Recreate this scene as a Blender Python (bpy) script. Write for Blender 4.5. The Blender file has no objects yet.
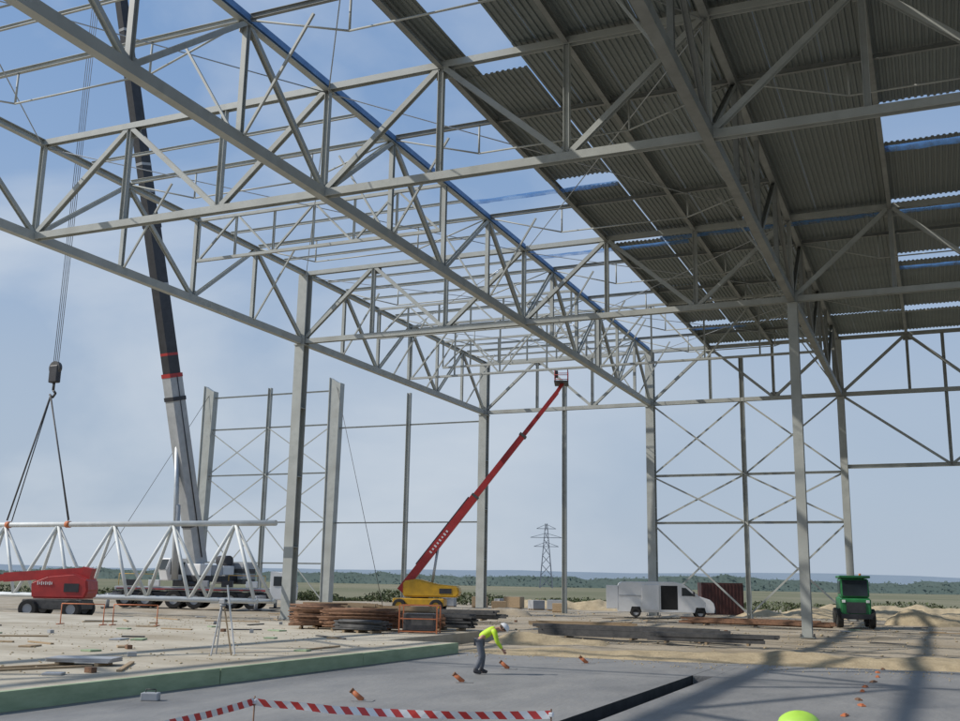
import bpy, bmesh, math, random
from mathutils import Vector, Matrix, noise, Euler
random.seed(7)
S=bpy.context.scene
COL=S.collection
# ---------------------------------------------------------------- materials
def mat(name,c1,c2=None,scale=3.0,rough=0.7,metal=0.0,bump=0.0,bscale=None,detail=6,c3=None,rough2=None,coord='Object',stretch=None,spec=0.5,c3scale=0.13,c3pos=(.45,.62)):
    m=bpy.data.materials.new(name); m.use_nodes=True
    nt=m.node_tree; N=nt.nodes; L=nt.links
    b=N['Principled BSDF']; b.inputs['Roughness'].default_value=rough; b.inputs['Metallic'].default_value=metal
    b.inputs['Specular IOR Level'].default_value=spec
    if c2 is None: c2=tuple(x*0.78 for x in c1)
    tc=N.new('ShaderNodeTexCoord'); src=tc.outputs[coord]
    if stretch:
        mp=N.new('ShaderNodeMapping'); mp.inputs['Scale'].default_value=stretch; L.new(src,mp.inputs['Vector']); src=mp.outputs['Vector']
    n=N.new('ShaderNodeTexNoise'); n.inputs['Scale'].default_value=scale; n.inputs['Detail'].default_value=detail; n.inputs['Roughness'].default_value=0.65
    L.new(src,n.inputs['Vector'])
    r=N.new('ShaderNodeValToRGB'); L.new(n.outputs['Fac'],r.inputs['Fac'])
    r.color_ramp.elements[0].position=0.33; r.color_ramp.elements[1].position=0.67
    r.color_ramp.elements[0].color=(*c2,1); r.color_ramp.elements[1].color=(*c1,1)
    out=r.outputs['Color']
    if c3:
        n2=N.new('ShaderNodeTexNoise'); n2.inputs['Scale'].default_value=scale*c3scale; n2.inputs['Detail'].default_value=7; n2.inputs['Roughness'].default_value=.6
        L.new(src,n2.inputs['Vector'])
        r2=N.new('ShaderNodeValToRGB'); r2.color_ramp.elements[0].position=c3pos[0]; r2.color_ramp.elements[1].position=c3pos[1]
        L.new(n2.outputs['Fac'],r2.inputs['Fac'])
        mx=N.new('ShaderNodeMix'); mx.data_type='RGBA'; L.new(r2.outputs['Color'],mx.inputs['Factor'])
        L.new(out,mx.inputs['A']); mx.inputs['B'].default_value=(*c3,1); out=mx.outputs['Result']
    L.new(out,b.inputs['Base Color'])
    if rough2 is not None:
        mr=N.new('ShaderNodeMapRange'); mr.inputs['To Min'].default_value=rough2; mr.inputs['To Max'].default_value=rough
        L.new(n.outputs['Fac'],mr.inputs['Value']); L.new(mr.outputs['Result'],b.inputs['Roughness'])
    if bump>0:
        nb=N.new('ShaderNodeTexNoise'); nb.inputs['Scale'].default_value=bscale or scale*6; nb.inputs['Detail'].default_value=5
        L.new(src,nb.inputs['Vector'])
        bp=N.new('ShaderNodeBump'); bp.inputs['Strength'].default_value=bump; bp.inputs['Distance'].default_value=0.05
        L.new(nb.outputs['Fac'],bp.inputs['Height']); L.new(bp.outputs['Normal'],b.inputs['Normal'])
    return m
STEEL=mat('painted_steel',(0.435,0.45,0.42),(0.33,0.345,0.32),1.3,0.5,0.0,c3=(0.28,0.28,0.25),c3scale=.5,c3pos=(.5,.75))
STEELD=mat('darker_grey_steel',(0.24,0.25,0.235),(0.165,0.172,0.16),0.9,0.55)  # darker tone of the hall steel, mostly for members beneath the decking
GALV=mat('galvanised_steel',(0.50,0.52,0.53),(0.38,0.40,0.41),2,0.4,0.5)
WHITESTEEL=mat('white_primed_steel',(0.70,0.72,0.70),(0.55,0.57,0.55),1.2,0.5)
DECK=mat('steel_decking',(0.19,0.215,0.205),(0.14,0.16,0.152),0.5,0.55,0.0,c3=(0.165,0.182,0.17))
GRAVEL=mat('gravel',(0.46,0.40,0.31),(0.31,0.265,0.20),0.9,0.95,bump=0.7,bscale=7,c3=(0.30,0.245,0.17),c3scale=.25,spec=0.15)
DIRT=mat('sandy_soil',(0.49,0.40,0.26),(0.35,0.28,0.18),2.2,0.95,bump=0.6,bscale=12,spec=0.15)
FIELD=mat('field',(0.19,0.185,0.115),(0.14,0.145,0.085),0.05,0.95,c3=(0.25,0.225,0.15),spec=0.1)
SLAB=mat('wet_concrete',(0.285,0.278,0.265),(0.205,0.202,0.197),0.7,0.85,bump=0.35,bscale=9,c3=(0.155,0.154,0.152),c3scale=.4,c3pos=(.48,.66),rough2=0.4,stretch=(1,.45,1))
LSLAB=mat('pale_concrete',(0.57,0.52,0.42),(0.42,0.375,0.295),0.9,0.92,bump=0.5,bscale=6,c3=(0.36,0.31,0.23),c3scale=.3,c3pos=(.46,.66),spec=0.15,stretch=(.6,1,1))
GREEN=mat('green_insulation',(0.37,0.46,0.29),(0.25,0.33,0.20),2,0.8,stretch=(1,.5,2))
PIT=mat('trench_soil_and_shade',(0.05,0.048,0.045),(0.025,0.025,0.024),2,0.95)  # soil of the trench floor; also paints shade on the slab sides
RUST=mat('rusty_steel',(0.28,0.15,0.085),(0.14,0.08,0.05),5,0.85)
DARKST=mat('dark_steel',(0.10,0.095,0.09),(0.05,0.05,0.05),4,0.6)
WOOD=mat('timber',(0.45,0.33,0.20),(0.29,0.205,0.12),6,0.8,stretch=(1,8,8))
RED=mat('red_paint',(0.46,0.035,0.03),(0.32,0.025,0.025),1.5,0.45)
YELLOW=mat('yellow_paint',(0.70,0.39,0.02),(0.48,0.27,0.02),1.5,0.45)
WHITE=mat('white_paint',(0.80,0.80,0.80),(0.70,0.70,0.68),0.8,0.4)
GREYP=mat('grey_paint',(0.40,0.41,0.42),(0.31,0.32,0.33),1,0.45)
BOOMG=mat('boom_grey_paint',(0.46,0.47,0.47),(0.34,0.35,0.35),1,0.45)
BLACKP=mat('black_paint',(0.04,0.04,0.045),(0.022,0.022,0.025),2,0.5)
RUBBER=mat('rubber',(0.035,0.033,0.03),(0.018,0.018,0.018),5,0.85)
GLASS=mat('dark_glass',(0.03,0.04,0.045),(0.02,0.025,0.03),1,0.08)
DARKIN=mat('dark_interior',(0.02,0.02,0.02),(0.01,0.01,0.01),1,0.9)
GREENP=mat('green_paint',(0.03,0.25,0.08),(0.02,0.16,0.05),1.5,0.45)
ORANGE=mat('orange_plastic',(0.62,0.20,0.08),(0.42,0.13,0.05),3,0.6)
HIVIS=mat('hi_vis_fabric',(0.62,0.85,0.04),(0.45,0.68,0.03),4,0.6)
SKIN=mat('skin',(0.48,0.27,0.19),(0.42,0.22,0.15),8,0.55)
CLOTH=mat('grey_trousers',(0.15,0.16,0.18),(0.09,0.10,0.12),6,0.9)
HAIR=mat('hair',(0.05,0.03,0.02),(0.03,0.02,0.015),12,0.8)
LEAF=mat('foliage',(0.11,0.13,0.065),(0.065,0.08,0.04),0.6,0.9,spec=0.1)
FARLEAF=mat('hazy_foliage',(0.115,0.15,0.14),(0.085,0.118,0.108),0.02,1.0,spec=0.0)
BROWNP=mat('brown_container_paint',(0.10,0.035,0.03),(0.06,0.022,0.02),1,0.6)
def net_material():
    m=bpy.data.materials.new('blue_safety_net'); m.use_nodes=True; nt=m.node_tree;N=nt.nodes;L=nt.links
    b=N['Principled BSDF']; b.inputs['Base Color'].default_value=(.08,.23,.52,1); b.inputs['Roughness'].default_value=.6
    tr=N.new('ShaderNodeBsdfTranslucent'); tr.inputs['Color'].default_value=(.16,.36,.72,1)
    tp=N.new('ShaderNodeBsdfTransparent')
    m1=N.new('ShaderNodeMixShader'); m1.inputs[0].default_value=.5; L.new(b.outputs[0],m1.inputs[1]); L.new(tr.outputs[0],m1.inputs[2])
    tc=N.new('ShaderNodeTexCoord'); n=N.new('ShaderNodeTexNoise'); n.inputs['Scale'].default_value=1.6; n.inputs['Detail'].default_value=6; L.new(tc.outputs['Object'],n.inputs['Vector'])
    mr=N.new('ShaderNodeMapRange'); mr.inputs['From Min'].default_value=.3; mr.inputs['From Max'].default_value=.7; mr.inputs['To Min'].default_value=.15; mr.inputs['To Max'].default_value=.8; L.new(n.outputs['Fac'],mr.inputs['Value'])
    m2=N.new('ShaderNodeMixShader'); L.new(mr.outputs['Result'],m2.inputs[0]); L.new(m1.outputs[0],m2.inputs[1]); L.new(tp.outputs[0],m2.inputs[2])
    L.new(m2.outputs[0],N['Material Output'].inputs['Surface']); return m
NET=net_material()
BLUE=mat('blue_plastic',(0.14,0.28,0.52),(0.08,0.18,0.38),1.2,0.55)
def stripes(name,ca,cb,scale):
    m=bpy.data.materials.new(name); m.use_nodes=True; nt=m.node_tree;N=nt.nodes;L=nt.links
    b=N['Principled BSDF']; b.inputs['Roughness'].default_value=0.4
    uv=N.new('ShaderNodeUVMap'); sp=N.new('ShaderNodeSeparateXYZ'); L.new(uv.outputs['UV'],sp.inputs[0])
    a=N.new('ShaderNodeMath'); a.operation='MULTIPLY_ADD'; L.new(sp.outputs['Y'],a.inputs[0]); a.inputs[1].default_value=0.9; L.new(sp.outputs['X'],a.inputs[2])
    f=N.new('ShaderNodeMath'); f.operation='MULTIPLY'; L.new(a.outputs[0],f.inputs[0]); f.inputs[1].default_value=scale
    fr=N.new('ShaderNodeMath'); fr.operation='FRACT'; L.new(f.outputs[0],fr.inputs[0])
    g=N.new('ShaderNodeMath'); g.operation='GREATER_THAN'; L.new(fr.outputs[0],g.inputs[0]); g.inputs[1].default_value=0.5
    mx=N.new('ShaderNodeMix'); mx.data_type='RGBA'; L.new(g.outputs[0],mx.inputs['Factor']); mx.inputs['A'].default_value=(*ca,1); mx.inputs['B'].default_value=(*cb,1)
    L.new(mx.outputs['Result'],b.inputs['Base Color'])
    return m
TAPE=stripes('striped_tape',(0.8,0.78,0.75),(0.62,0.05,0.04),1.25)

# ---------------------------------------------------------------- helpers
def newobj(name,me,parent=None,m=None):
    o=bpy.data.objects.new(name,me); COL.objects.link(o)
    if parent is not None: o.parent=parent
    if m is not None and me is not None and not me.materials: me.materials.append(m)
    return o
def thing(name,label,cat,loc=(0,0,0),rz=0.0,group=None):
    e=bpy.data.objects.new(name,None); COL.objects.link(e); e.location=loc; e.rotation_euler=(0,0,rz)
    e.empty_display_size=0.3
    e['label']=label; e['category']=cat
    if group: e['group']=group
    return e
def tag(o,label,cat,group=None):
    o['label']=label;o['category']=cat
    if group:o['group']=group
    return o
def section(kind,w,h,t=0.03):
    if kind=='box': return [(-w/2,-h/2),(w/2,-h/2),(w/2,h/2),(-w/2,h/2)]
    if kind=='tube': return [(w/2*math.cos(a*math.pi/6),w/2*math.sin(a*math.pi/6)) for a in range(12)]
    if kind=='I':
        tw=t*0.7
        return [(-w/2,-h/2),(w/2,-h/2),(w/2,-h/2+t),(tw/2,-h/2+t),(tw/2,h/2-t),(w/2,h/2-t),(w/2,h/2),(-w/2,h/2),(-w/2,h/2-t),(-tw/2,h/2-t),(-tw/2,-h/2+t),(-w/2,-h/2+t)]
    if kind=='H':
        s=section('I',h,w,t); return [(-b,a) for a,b in s]
def beam_mesh(segs):
    bm=bmesh.new()
    for s in segs:
        p,q,kind,w,h=Vector(s[0]),Vector(s[1]),s[2],s[3],s[4]
        up=Vector(s[5]) if len(s)>5 and s[5] else Vector((0,0,1))
        se=s[6] if len(s)>6 else 1.0
        d=(q-p).normalized()
        if abs(d.dot(up.normalized()))>0.98: up=Vector((0,1,0))
        side=d.cross(up).normalized(); u=side.cross(d).normalized()
        sec=section(kind,w,h,max(0.012,min(w,h)*0.09))
        a=[bm.verts.new(p+side*x+u*y) for x,y in sec]
        b=[bm.verts.new(q+side*x*se+u*y*se) for x,y in sec]
        n=len(sec)
        for i in range(n):
            f=bm.faces.new((a[i],a[(i+1)%n],b[(i+1)%n],b[i])); f.smooth=(kind=='tube')
        bm.faces.new(a[::-1]); bm.faces.new(b)
    bmesh.ops.recalc_face_normals(bm,faces=bm.faces)
    me=bpy.data.meshes.new('m'); bm.to_mesh(me); bm.free(); return me
def beam(name,p,q,kind,w,h,m,parent=None,up=None,se=1.0):
    return newobj(name,beam_mesh([(p,q,kind,w,h,up,se)]),parent,m)
def beams(name,segs,m,parent=None):
    return newobj(name,beam_mesh(segs),parent,m)
def box_bm(bm,size,loc,rot=None):
    M=Matrix.Translation(loc)
    if rot: M=M@Euler(rot).to_matrix().to_4x4()
    M=M@Matrix.Diagonal((size[0],size[1],size[2],1))
    bmesh.ops.create_cube(bm,size=1.0,matrix=M)
def boxes(name,lst,m,parent=None,bevel=0.0):
    bm=bmesh.new()
    for b in lst: box_bm(bm,*b)
    if bevel>0: bmesh.ops.bevel(bm,geom=list(bm.edges),offset=bevel,segments=2,affect='EDGES',profile=0.5)
    me=bpy.data.meshes.new('m'); bm.to_mesh(me); bm.free()
    return newobj(name,me,parent,m)
def box(name,size,loc,m,parent=None,bevel=0.0,rot=None):
    return boxes(name,[(size,loc,rot)],m,parent,bevel)
def cyl(name,r,depth,loc,m,parent=None,axis='Z',r2=None,seg=20):
    bm=bmesh.new(); M=Matrix.Translation(loc)
    if axis=='Y': M=M@Matrix.Rotation(math.pi/2,4,'X')
    if axis=='X': M=M@Matrix.Rotation(math.pi/2,4,'Y')
    bmesh.ops.create_cone(bm,cap_ends=True,segments=seg,radius1=r,radius2=r if r2 is None else r2,depth=depth,matrix=M)
    me=bpy.data.meshes.new('m'); bm.to_mesh(me); bm.free()
    for p in me.polygons: p.use_smooth=len(p.vertices)==4
    return newobj(name,me,parent,m)
def extrude_profile(name,prof,y0,y1,m,parent=None,bevel=0.03):
    bm=bmesh.new()
    a=[bm.verts.new((x,y0,z)) for x,z in prof]; b=[bm.verts.new((x,y1,z)) for x,z in prof]
    n=len(prof)
    for i in range(n): bm.faces.new((a[i],a[(i+1)%n],b[(i+1)%n],b[i]))
    bm.faces.new(a[::-1]); bm.faces.new(b)
    bmesh.ops.recalc_face_normals(bm,faces=bm.faces)
    if bevel: bmesh.ops.bevel(bm,geom=list(bm.edges),offset=bevel,segments=3,affect='EDGES',clamp_overlap=True)
    me=bpy.data.meshes.new('m'); bm.to_mesh(me); bm.free()
    return newobj(name,me,parent,m)
def quad(name,pts,m,parent):
    bm=bmesh.new(); bm.faces.new([bm.verts.new(v) for v in pts]); me=bpy.data.meshes.new('m');bm.to_mesh(me);bm.free(); return newobj(name,me,parent,m)
def wheel(parent,x,y,r,w,rimmat=None):
    wh=newobj('wheel',None,parent); wh.location=(x,y,r)
    bm=bmesh.new()
    prof=[(r*0.55,-w/2),(r*0.92,-w/2),(r,-w*0.36),(r,w*0.36),(r*0.92,w/2),(r*0.55,w/2)]
    n=24; rings=[]
    for i in range(n):
        a=2*math.pi*i/n; rings.append([bm.verts.new((q*math.cos(a),yy,q*math.sin(a))) for q,yy in prof])
    for i in range(n):
        A,B=rings[i],rings[(i+1)%n]
        for j in range(len(prof)): 
            k=(j+1)%len(prof); bm.faces.new((A[j],A[k],B[k],B[j]))
    bmesh.ops.recalc_face_normals(bm,faces=bm.faces)
    me=bpy.data.meshes.new('m'); bm.to_mesh(me); bm.free()
    newobj('tyre',me,wh,RUBBER)
    cyl('rim',r*0.56,w*0.7,(0,0,0),rimmat or GREYP,wh,'Y')
    return wh

# ---------------------------------------------------------------- grid of the hall
XB,XA,XC,XD=-38.0,-22.2,-6.4,9.4
Y0,Y1,Y2,Y3=11.6,34.6,57.6,88.6
ZB,ZT=18.0,22.7
def truss(name,label,P,Q,npan,zb,zt,chord,cw,web,m=STEEL,start=0,period=3,skip_posts=(),mt=None,group='roof trusses of the hall',gusset=True):
    P=Vector(P);Q=Vector(Q); L=(Q-P).length; d=(Q-P)/L; rz=math.atan2(d.y,d.x)
    e=thing(name,label,'roof truss',(P.x,P.y,zb),rz,group)
    H=zt-zb; s=L/npan
    beam('bottom_chord',(0,0,0),(L,0,0),chord[0],cw[0],cw[1],m,e)
    beam('top_chord',(0,0,H),(L,0,H),chord[1],cw[2],cw[3],mt or m,e)
    for i in range(npan+1):
        if i in skip_posts: continue
        beam('post',(i*s,0,cw[1]*.4),(i*s,0,H-cw[3]*.4),'H',web,web,m,e,up=(0,1,0))
    for i in range(npan):
        k=(i-start)%period if period else i
        up= (k%2==0)
        a=(i*s+.12,0,cw[1]*.4) if up else (i*s+.12,0,H-cw[3]*.4)
        b=((i+1)*s-.12,0,H-cw[3]*.4) if up else ((i+1)*s-.12,0,cw[1]*.4)
        beam('diagonal',a,b,'H',web*1.0,web*.95,m,e)
        if gusset:
            zz=cw[1]*.5+.12 if up else H-cw[3]*.5-.12
            box('gusset_plate',(0.75,0.035,0.5),(i*s+.1,web*.55,zz),m,e)
    return e
LT='pale grey painted steel transverse roof truss spanning the open hall'
for y,sk in ((Y1,()),(Y2,()),(Y3,(0,3,6,9))):
    truss('transverse_truss',LT,(XB,y,0),(XD,y,0),9,ZB,ZT,('H','H'),(.32,.32,.28,.28),.23,skip_posts=sk)
LS='light grey secondary lattice truss between the main roof trusses'
for y,zb,n in ((46.1,20.2,18),(73.1,18.35,12),(67.4,20.4,18),(79.0,20.4,18)):
    for x0,x1 in ((XB+.2,XA-.2),(XA+.2,XC-.2)):
        if x0>XA and y in (46.1,67.4,79.0): continue
        truss('secondary_truss',LS,(x0,y,0),(x1,y,0),n//3,zb,ZT-.05,('box','box'),(.16,.16,.16,.16),.11,period=2,group='secondary roof trusses',gusset=False)
for x,l,mm in ((XB,'pale grey longitudinal steel truss along the open edge of the hall',STEEL),
              (XA,'grey longitudinal truss with blue plastic sheeting on its top chord',STEEL),
              (XC,'darker grey longitudinal truss carrying the corrugated deck',STEELD),
              (XD,'darker grey longitudinal truss carrying the corrugated deck',STEELD)):
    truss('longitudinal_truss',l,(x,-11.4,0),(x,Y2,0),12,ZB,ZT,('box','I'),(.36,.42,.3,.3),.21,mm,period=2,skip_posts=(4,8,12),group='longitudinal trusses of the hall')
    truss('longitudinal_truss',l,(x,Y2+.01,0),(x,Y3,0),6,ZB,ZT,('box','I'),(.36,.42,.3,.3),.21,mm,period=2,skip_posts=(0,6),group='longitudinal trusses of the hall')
def column(x,y,w,top,label,base=0.0,wd=None):
    e=thing('steel_column',label,'column',(x,y,base),0,'columns of the hall')
    beam('shaft',(0,0,0.04),(0,0,top-base),'I',w,wd or w,STEEL,e,up=(0,1,0))
    box('base_plate',(w*1.5,w*1.5,0.05),(0,0,0.025),STEELD,e)
    box('head_plate',(w*1.15,w*1.2,0.06),(0,0,ZB-base-.26),STEEL,e)
    for k in (4.5,9,13.5): box('stiffener',(w*.98,w*.96,0.04),(0,0,k),STEEL,e)
    for a in (-1,1):
        for b in (-1,1): cyl('anchor_bolt',.03,.22,(a*w*.62,b*w*.62,.1),DARKST,e)
    return e
cl='tall pale grey steel column standing on the hall ground'
for x,w in ((XB,.68),(XC,.5),(XD,.5)):
    column(x,-11.4,w,ZB-.21,cl); column(x,Y2,w,22.6 if x==XB else ZB-.21,cl)
for x,w in ((XB,.75),(XA,.7),(XC,.55),(XD,.55)):
    column(x,Y3,w,22.6,'tall pale grey steel column in the end wall')
ys=[17.35,23.1,28.85,40.35,51.85,62.6,70.2,76,84]
for y in ys:
    for x0,x1 in ((XB,XA),(XA,XC),(XC,XD)):
        if x0==XC and y in (51.85,70.2,84): continue
        e=thing('underslung_purlin','slender grey purlin with cranked tie rod beneath it','purlin',(x0,y,ZT+.05),0,'roof purlins')
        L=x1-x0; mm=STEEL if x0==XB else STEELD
        beam('purlin_beam',(0.16,0,.1),(L-.16,0,.1),'I',.16,.2,mm,e)
        z=-1.35
        beams('tie_rod',[((.2,0,-.05),(L*.28,0,z),'tube',.08,.08),((L*.28,0,z),(L*.72,0,z),'tube',.08,.08),((L*.72,0,z),(L-.2,0,-.05),'tube',.08,.08)],STEEL,e)
        for k in (.28,.72): beam('strut',(L*k,0,0),(L*k,0,z),'tube',.09,.09,STEEL,e)
for y in (26,37.5,49,54.7,60.1,65,74.6,81.5,86.3):
    for x0,x1 in ((XB,XA),):
        o=beam('purlin',(x0+.17,y,ZT+.12),(x1-.17,y,ZT+.12),'I',.10,.15,STEEL); tag(o,'thin grey purlin lying between the longitudinal trusses','purlin','plain roof purlins')
for x,dx in ((XB,1),(XA,-1),(XA,1),(XC,-1)):
    for y in (28.85,40.35,51.85,62.6,70.2,76,84):
        o=beam('knee_brace',(x+dx*.2,y,ZB+.15),(x+dx*2.9,y,ZT-.3),'box',.09,.09,STEEL); tag(o,'short slanted grey brace from the chord to a purlin','brace','knee braces of the roof')
for x in (XA+5.27,XA+10.53,XC+5.27,XC+10.53):
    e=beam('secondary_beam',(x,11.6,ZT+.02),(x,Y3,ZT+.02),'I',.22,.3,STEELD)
    tag(e,'darker grey steel beam running under the corrugated deck','roof beam','secondary roof beams')
for (x0,x1) in ((XB,XA),(XA,XC)):
    for (y0,y1) in ((Y0,Y1),(Y1,Y2),(Y2,73.1),(73.1,Y3)):
        for a,b in (((x0,y0),(x1,y1)),((x0,y1),(x1,y0))):
            dz=.05 if a[1]>b[1] else 0
            o=beam('bracing_rod',(a[0],a[1],ZT-.22-dz),(b[0],b[1],ZT-.22-dz),'tube',.05,.05,GALV)
            tag(o,'thin galvanised rod bracing the roof plane','bracing rod','roof bracing rods')
def deck(x0,x1,y0,y1,z=23.02,lab='dark corrugated steel decking laid over the roof beams'):
    bm=bmesh.new(); x=x0; k=0
    pr=[(0,0),(.09,0),(.12,.055),(.22,.055)]
    per=.25
    while x<x1-0.3:
        ja=random.uniform(-.04,.04); jb=random.uniform(-.04,.04); dz=0.004*(k%2)+random.uniform(0,.012)
        if random.random()<.04: jb+=random.uniform(-.3,.0)
        n=4 if x+1<x1 else max(2,int((x1-x)/per))
        pts=[]
        for i in range(n):
            for px,pz in pr: pts.append((x+i*per+px,z+pz+dz))
        pts.append((x+n*per,z+dz))
        A=[bm.verts.new((px,y0+ja,pz)) for px,pz in pts]; B=[bm.verts.new((px,y1+jb,pz+.03)) for px,pz in pts]
        for i in range(len(pts)-1): bm.faces.new((A[i],A[i+1],B[i+1],B[i]))
        x+=n*per; k+=1
    me=bpy.data.meshes.new('m'); bm.to_mesh(me); bm.free()
    o=newobj('roof_decking',me,None,DECK)
    tag(o,lab,'roof decking','strips of corrugated roof decking')
xe=XA+4.7
Z=23.0
cuts=[11.6,23.1,34.6,46.1,57.6,70,81.7]
for i,(a,b) in enumerate(zip(cuts,cuts[1:])): deck(-13.9,-1.1,a-.15,b+.15,Z)
deck(-13.9,-1.1,82.0,88.9)
for y0,y1 in ((36.5,48.6),(49.9,58.4),(59.6,70.2),(70,80.9),(82.2,88.9)):
    deck(xe,-13.85,y0,y1,Z+.05)
NS='narrow strip of corrugated decking along the roof edge'
deck(xe,-15.9,14,26,Z+.04,NS); deck(xe,-15.9,25.8,36.7,Z+.04,NS)
deck(-14.9,-13.9,14,27,Z+.04,NS)
for y0,y1 in ((11.6,23.1),(22.9,34.6),(34.4,45.2),(49.6,57.65),(58.1,67.7),(69.3,81.1),(82.4,88.9)):
    deck(-1.1,9.6,y0,y1,Z+.05)
def net(x0,x1,y0,y1,z,label,sag=.05,m=None,seed=0):
    bm=bmesh.new(); nx=max(4,int((x1-x0)/.3)); ny=4; R=[]
    for i in range(nx+1):
        r=[]
        for j in range(ny+1):
            u=i/nx;v=j/ny;x=x0+(x1-x0)*u
            wd=.75+.25*noise.noise(Vector((x*.8,seed,4)))
            y=y0+(y1-y0)*(.5+(v-.5)*wd)
            e=4*v*(1-v)*(.5+.5*abs(math.sin(u*math.pi*max(1,round((x1-x0)/5)))))
            r.append(bm.verts.new((x,y,z-sag*e-.35*abs(v-.5)*(j in (0,4))+.03*noise.noise(Vector((x*1.4,y*1.1,seed))))))
        R.append(r)
    for i in range(nx):
        for j in range(ny): bm.faces.new((R[i][j],R[i+1][j],R[i+1][j+1],R[i][j+1])).smooth=True
    me=bpy.data.meshes.new('m'); bm.to_mesh(me); bm.free()
    o=newobj('safety_net',me,None,m or NET); tag(o,label,'safety net','blue safety nets under the roof openings')
NL='thin translucent blue safety net stretched along a roof purlin'
net(-22,-13.8,48.7,49.2,ZT+.05,NL,seed=1)
net(-22,-12.4,59.1,59.6,ZT+.05,NL,seed=3)
net(-1.0,9.3,48.9,49.7,ZT+.05,NL,seed=4)
net(-1.0,9.3,45.0,45.4,ZT+.05,NL,seed=5)
net(-13.8,4,57.9,58.4,ZT-.05,NL,seed=6)
net(-1.0,9.3,68.9,69.5,ZT+.0,NL,seed=7)
net(-16.9,-12.6,80.8,81.4,ZT+.0,NL,seed=8)
BLL='long blue plastic strip lying along the truss top chord'
for a,b in ((12,34.4),(34.8,57.4),(57.8,88)):
    o=box('plastic_strip',(.34,b-a,.26),(XA,(a+b)/2,ZT+.09),BLUE); tag(o,BLL,'plastic strip','blue plastic strips on the roof steel')

# ---------------------------------------------------------------- end wall framing
YW=Y3
def wallbeam(name,a,b,kind,w,h,label,cat,m=STEEL,dy=0):
    o=beam(name,(a[0],YW+dy,a[1]),(b[0],YW+dy,b[1]),kind,w,h,m,up=(0,1,0)); tag(o,label,cat,'end wall framing'); return o
P='slim grey steel post of the end wall'
for x,t in ((-30.1,20.2),(-14.3,21.6),(-45.9,20.3),(-62,21.7)):
    wallbeam('wall_post',(x,0),(x,t),'H',.36,.36,P,'wall post')
wallbeam('wall_post',(1.5,12),(1.5,22.6),'H',.26,.26,P,'wall post')
for x in (-69.6,-54.2):
    e=thing('tapered_column','wide pale grey tapered column with slanted head','column',(x,YW,0),0,'columns of the hall')
    bm=bmesh.new()
    prof=[(-.45,0),(.45,0),(.7,21.6),(-.5,22.3)]
    A=[bm.verts.new((a,-.3,b)) for a,b in prof];B=[bm.verts.new((a,.3,b)) for a,b in prof]
    for i in range(4): bm.faces.new((A[i],A[(i+1)%4],B[(i+1)%4],B[i]))
    bm.faces.new(A[::-1]);bm.faces.new(B); bmesh.ops.recalc_face_normals(bm,faces=bm.faces)
    me=bpy.data.meshes.new('m');bm.to_mesh(me);bm.free(); newobj('shaft',me,e,STEEL)
    box('base_plate',(1.3,1,.06),(0,0,.03),STEELD,e)
    for s in (-1,1): beam('flange',(s*.45,0,.06),(.72 if s>0 else -.52,0,21.7 if s>0 else 22.3),'box',.08,.8,STEEL,e,up=(0,1,0))
G='thin horizontal steel rail of the end wall'
for z in (7.7,11.7): wallbeam('wall_rail',(XA,z),(XC,z),'H',.2,.2,G,'wall rail')
wallbeam('wall_rail',(XC,12.1),(XD,12.1),'H',.3,.3,G,'wall rail')
for z in (12.8,17.6,8.0,4.0,21):
    wallbeam('wall_rail',(-69.3,z),(-54.3,z),'H',.14,.14,G,'wall rail')
for z in (17.2,7.9): wallbeam('wall_rail',(-54,z),(XB,z),'H',.13,.13,G,'wall rail')
D='thin diagonal steel brace of the end wall'
def xb(x0,x1,z0,z1,w=.14):
    wallbeam('wall_brace',(x0,z0),(x1,z1),'box',w,.06,D,'brace',dy=.1); wallbeam('wall_brace',(x0,z1),(x1,z0),'box',w,.06,D,'brace',dy=-.1)
for a,b in ((XA,-14.3),(-14.3,XC)):
    xb(a,b,0.3,7.7); xb(a,b,7.7,11.7); xb(a,b,11.7,18)
for a,b in ((-69.4,-62),(-62,-54.4)):
    xb(a,b,0.3,8,.10); xb(a,b,8,12.8,.10); xb(a,b,12.8,17.6,.10)
wallbeam('wall_brace',(XC,18),(1.5,12.1),'box',.2,.1,D,'brace')
wallbeam('wall_brace',(1.5,12.1),(XD,18),'box',.2,.1,D,'brace')
for a,b in (((-54,88.4,21.5),(-43.5,80.5,0)),((-69.4,88.4,21.5),(-77,80,0))):
    o=beam('guy_rope',a,b,'tube',.05,.05,DARKST); tag(o,'thin dark guy rope from a tapered column to the ground','guy rope')

# ---------------------------------------------------------------- ground
def frange(a,b,s):
    r=[];v=a
    while v<b-1e-6: r.append(v); v+=s
    return r
xs=[-6000,-2500,-1000,-500,-250,-160]+frange(-110,30,1.0)+[30,60,120,300,800,2500,6000]
ys=[-3000,-800,-200,-60,-20,0,12,24]+frange(38,125,1.0)+[125,140,170,220,300,450,700,1100,2000,4000,8000]
def gh(x,y):
    if y<=38 or x<=-110 or x>=30 or y>=125: return 0
    ed=min(1,(y-38)/3,(x+110)/5,(30-x)/5,(125-y)/6)
    h=.15*noise.noise(Vector((x*.09,y*.09,0)))+.10*noise.noise(Vector((x*.4,y*.4,3)))
    # vehicle ruts crossing the site
    for ph,off in ((0,0),(2.2,14)):
        yc=64+off+4*math.sin(x*.06+ph)
        for d in (-.9,.9):
            h-=.10*math.exp(-((y-yc-d)/.5)**2)
    if x<-18.5 and y<47.5: h-= .25
    return h*ed-.02
xs=sorted(set(xs+[-16.0,20.0]))
bm=bmesh.new()
V={}
for i,x in enumerate(xs):
    for j,y in enumerate(ys): V[i,j]=bm.verts.new((x,y,gh(x,y)))
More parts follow.
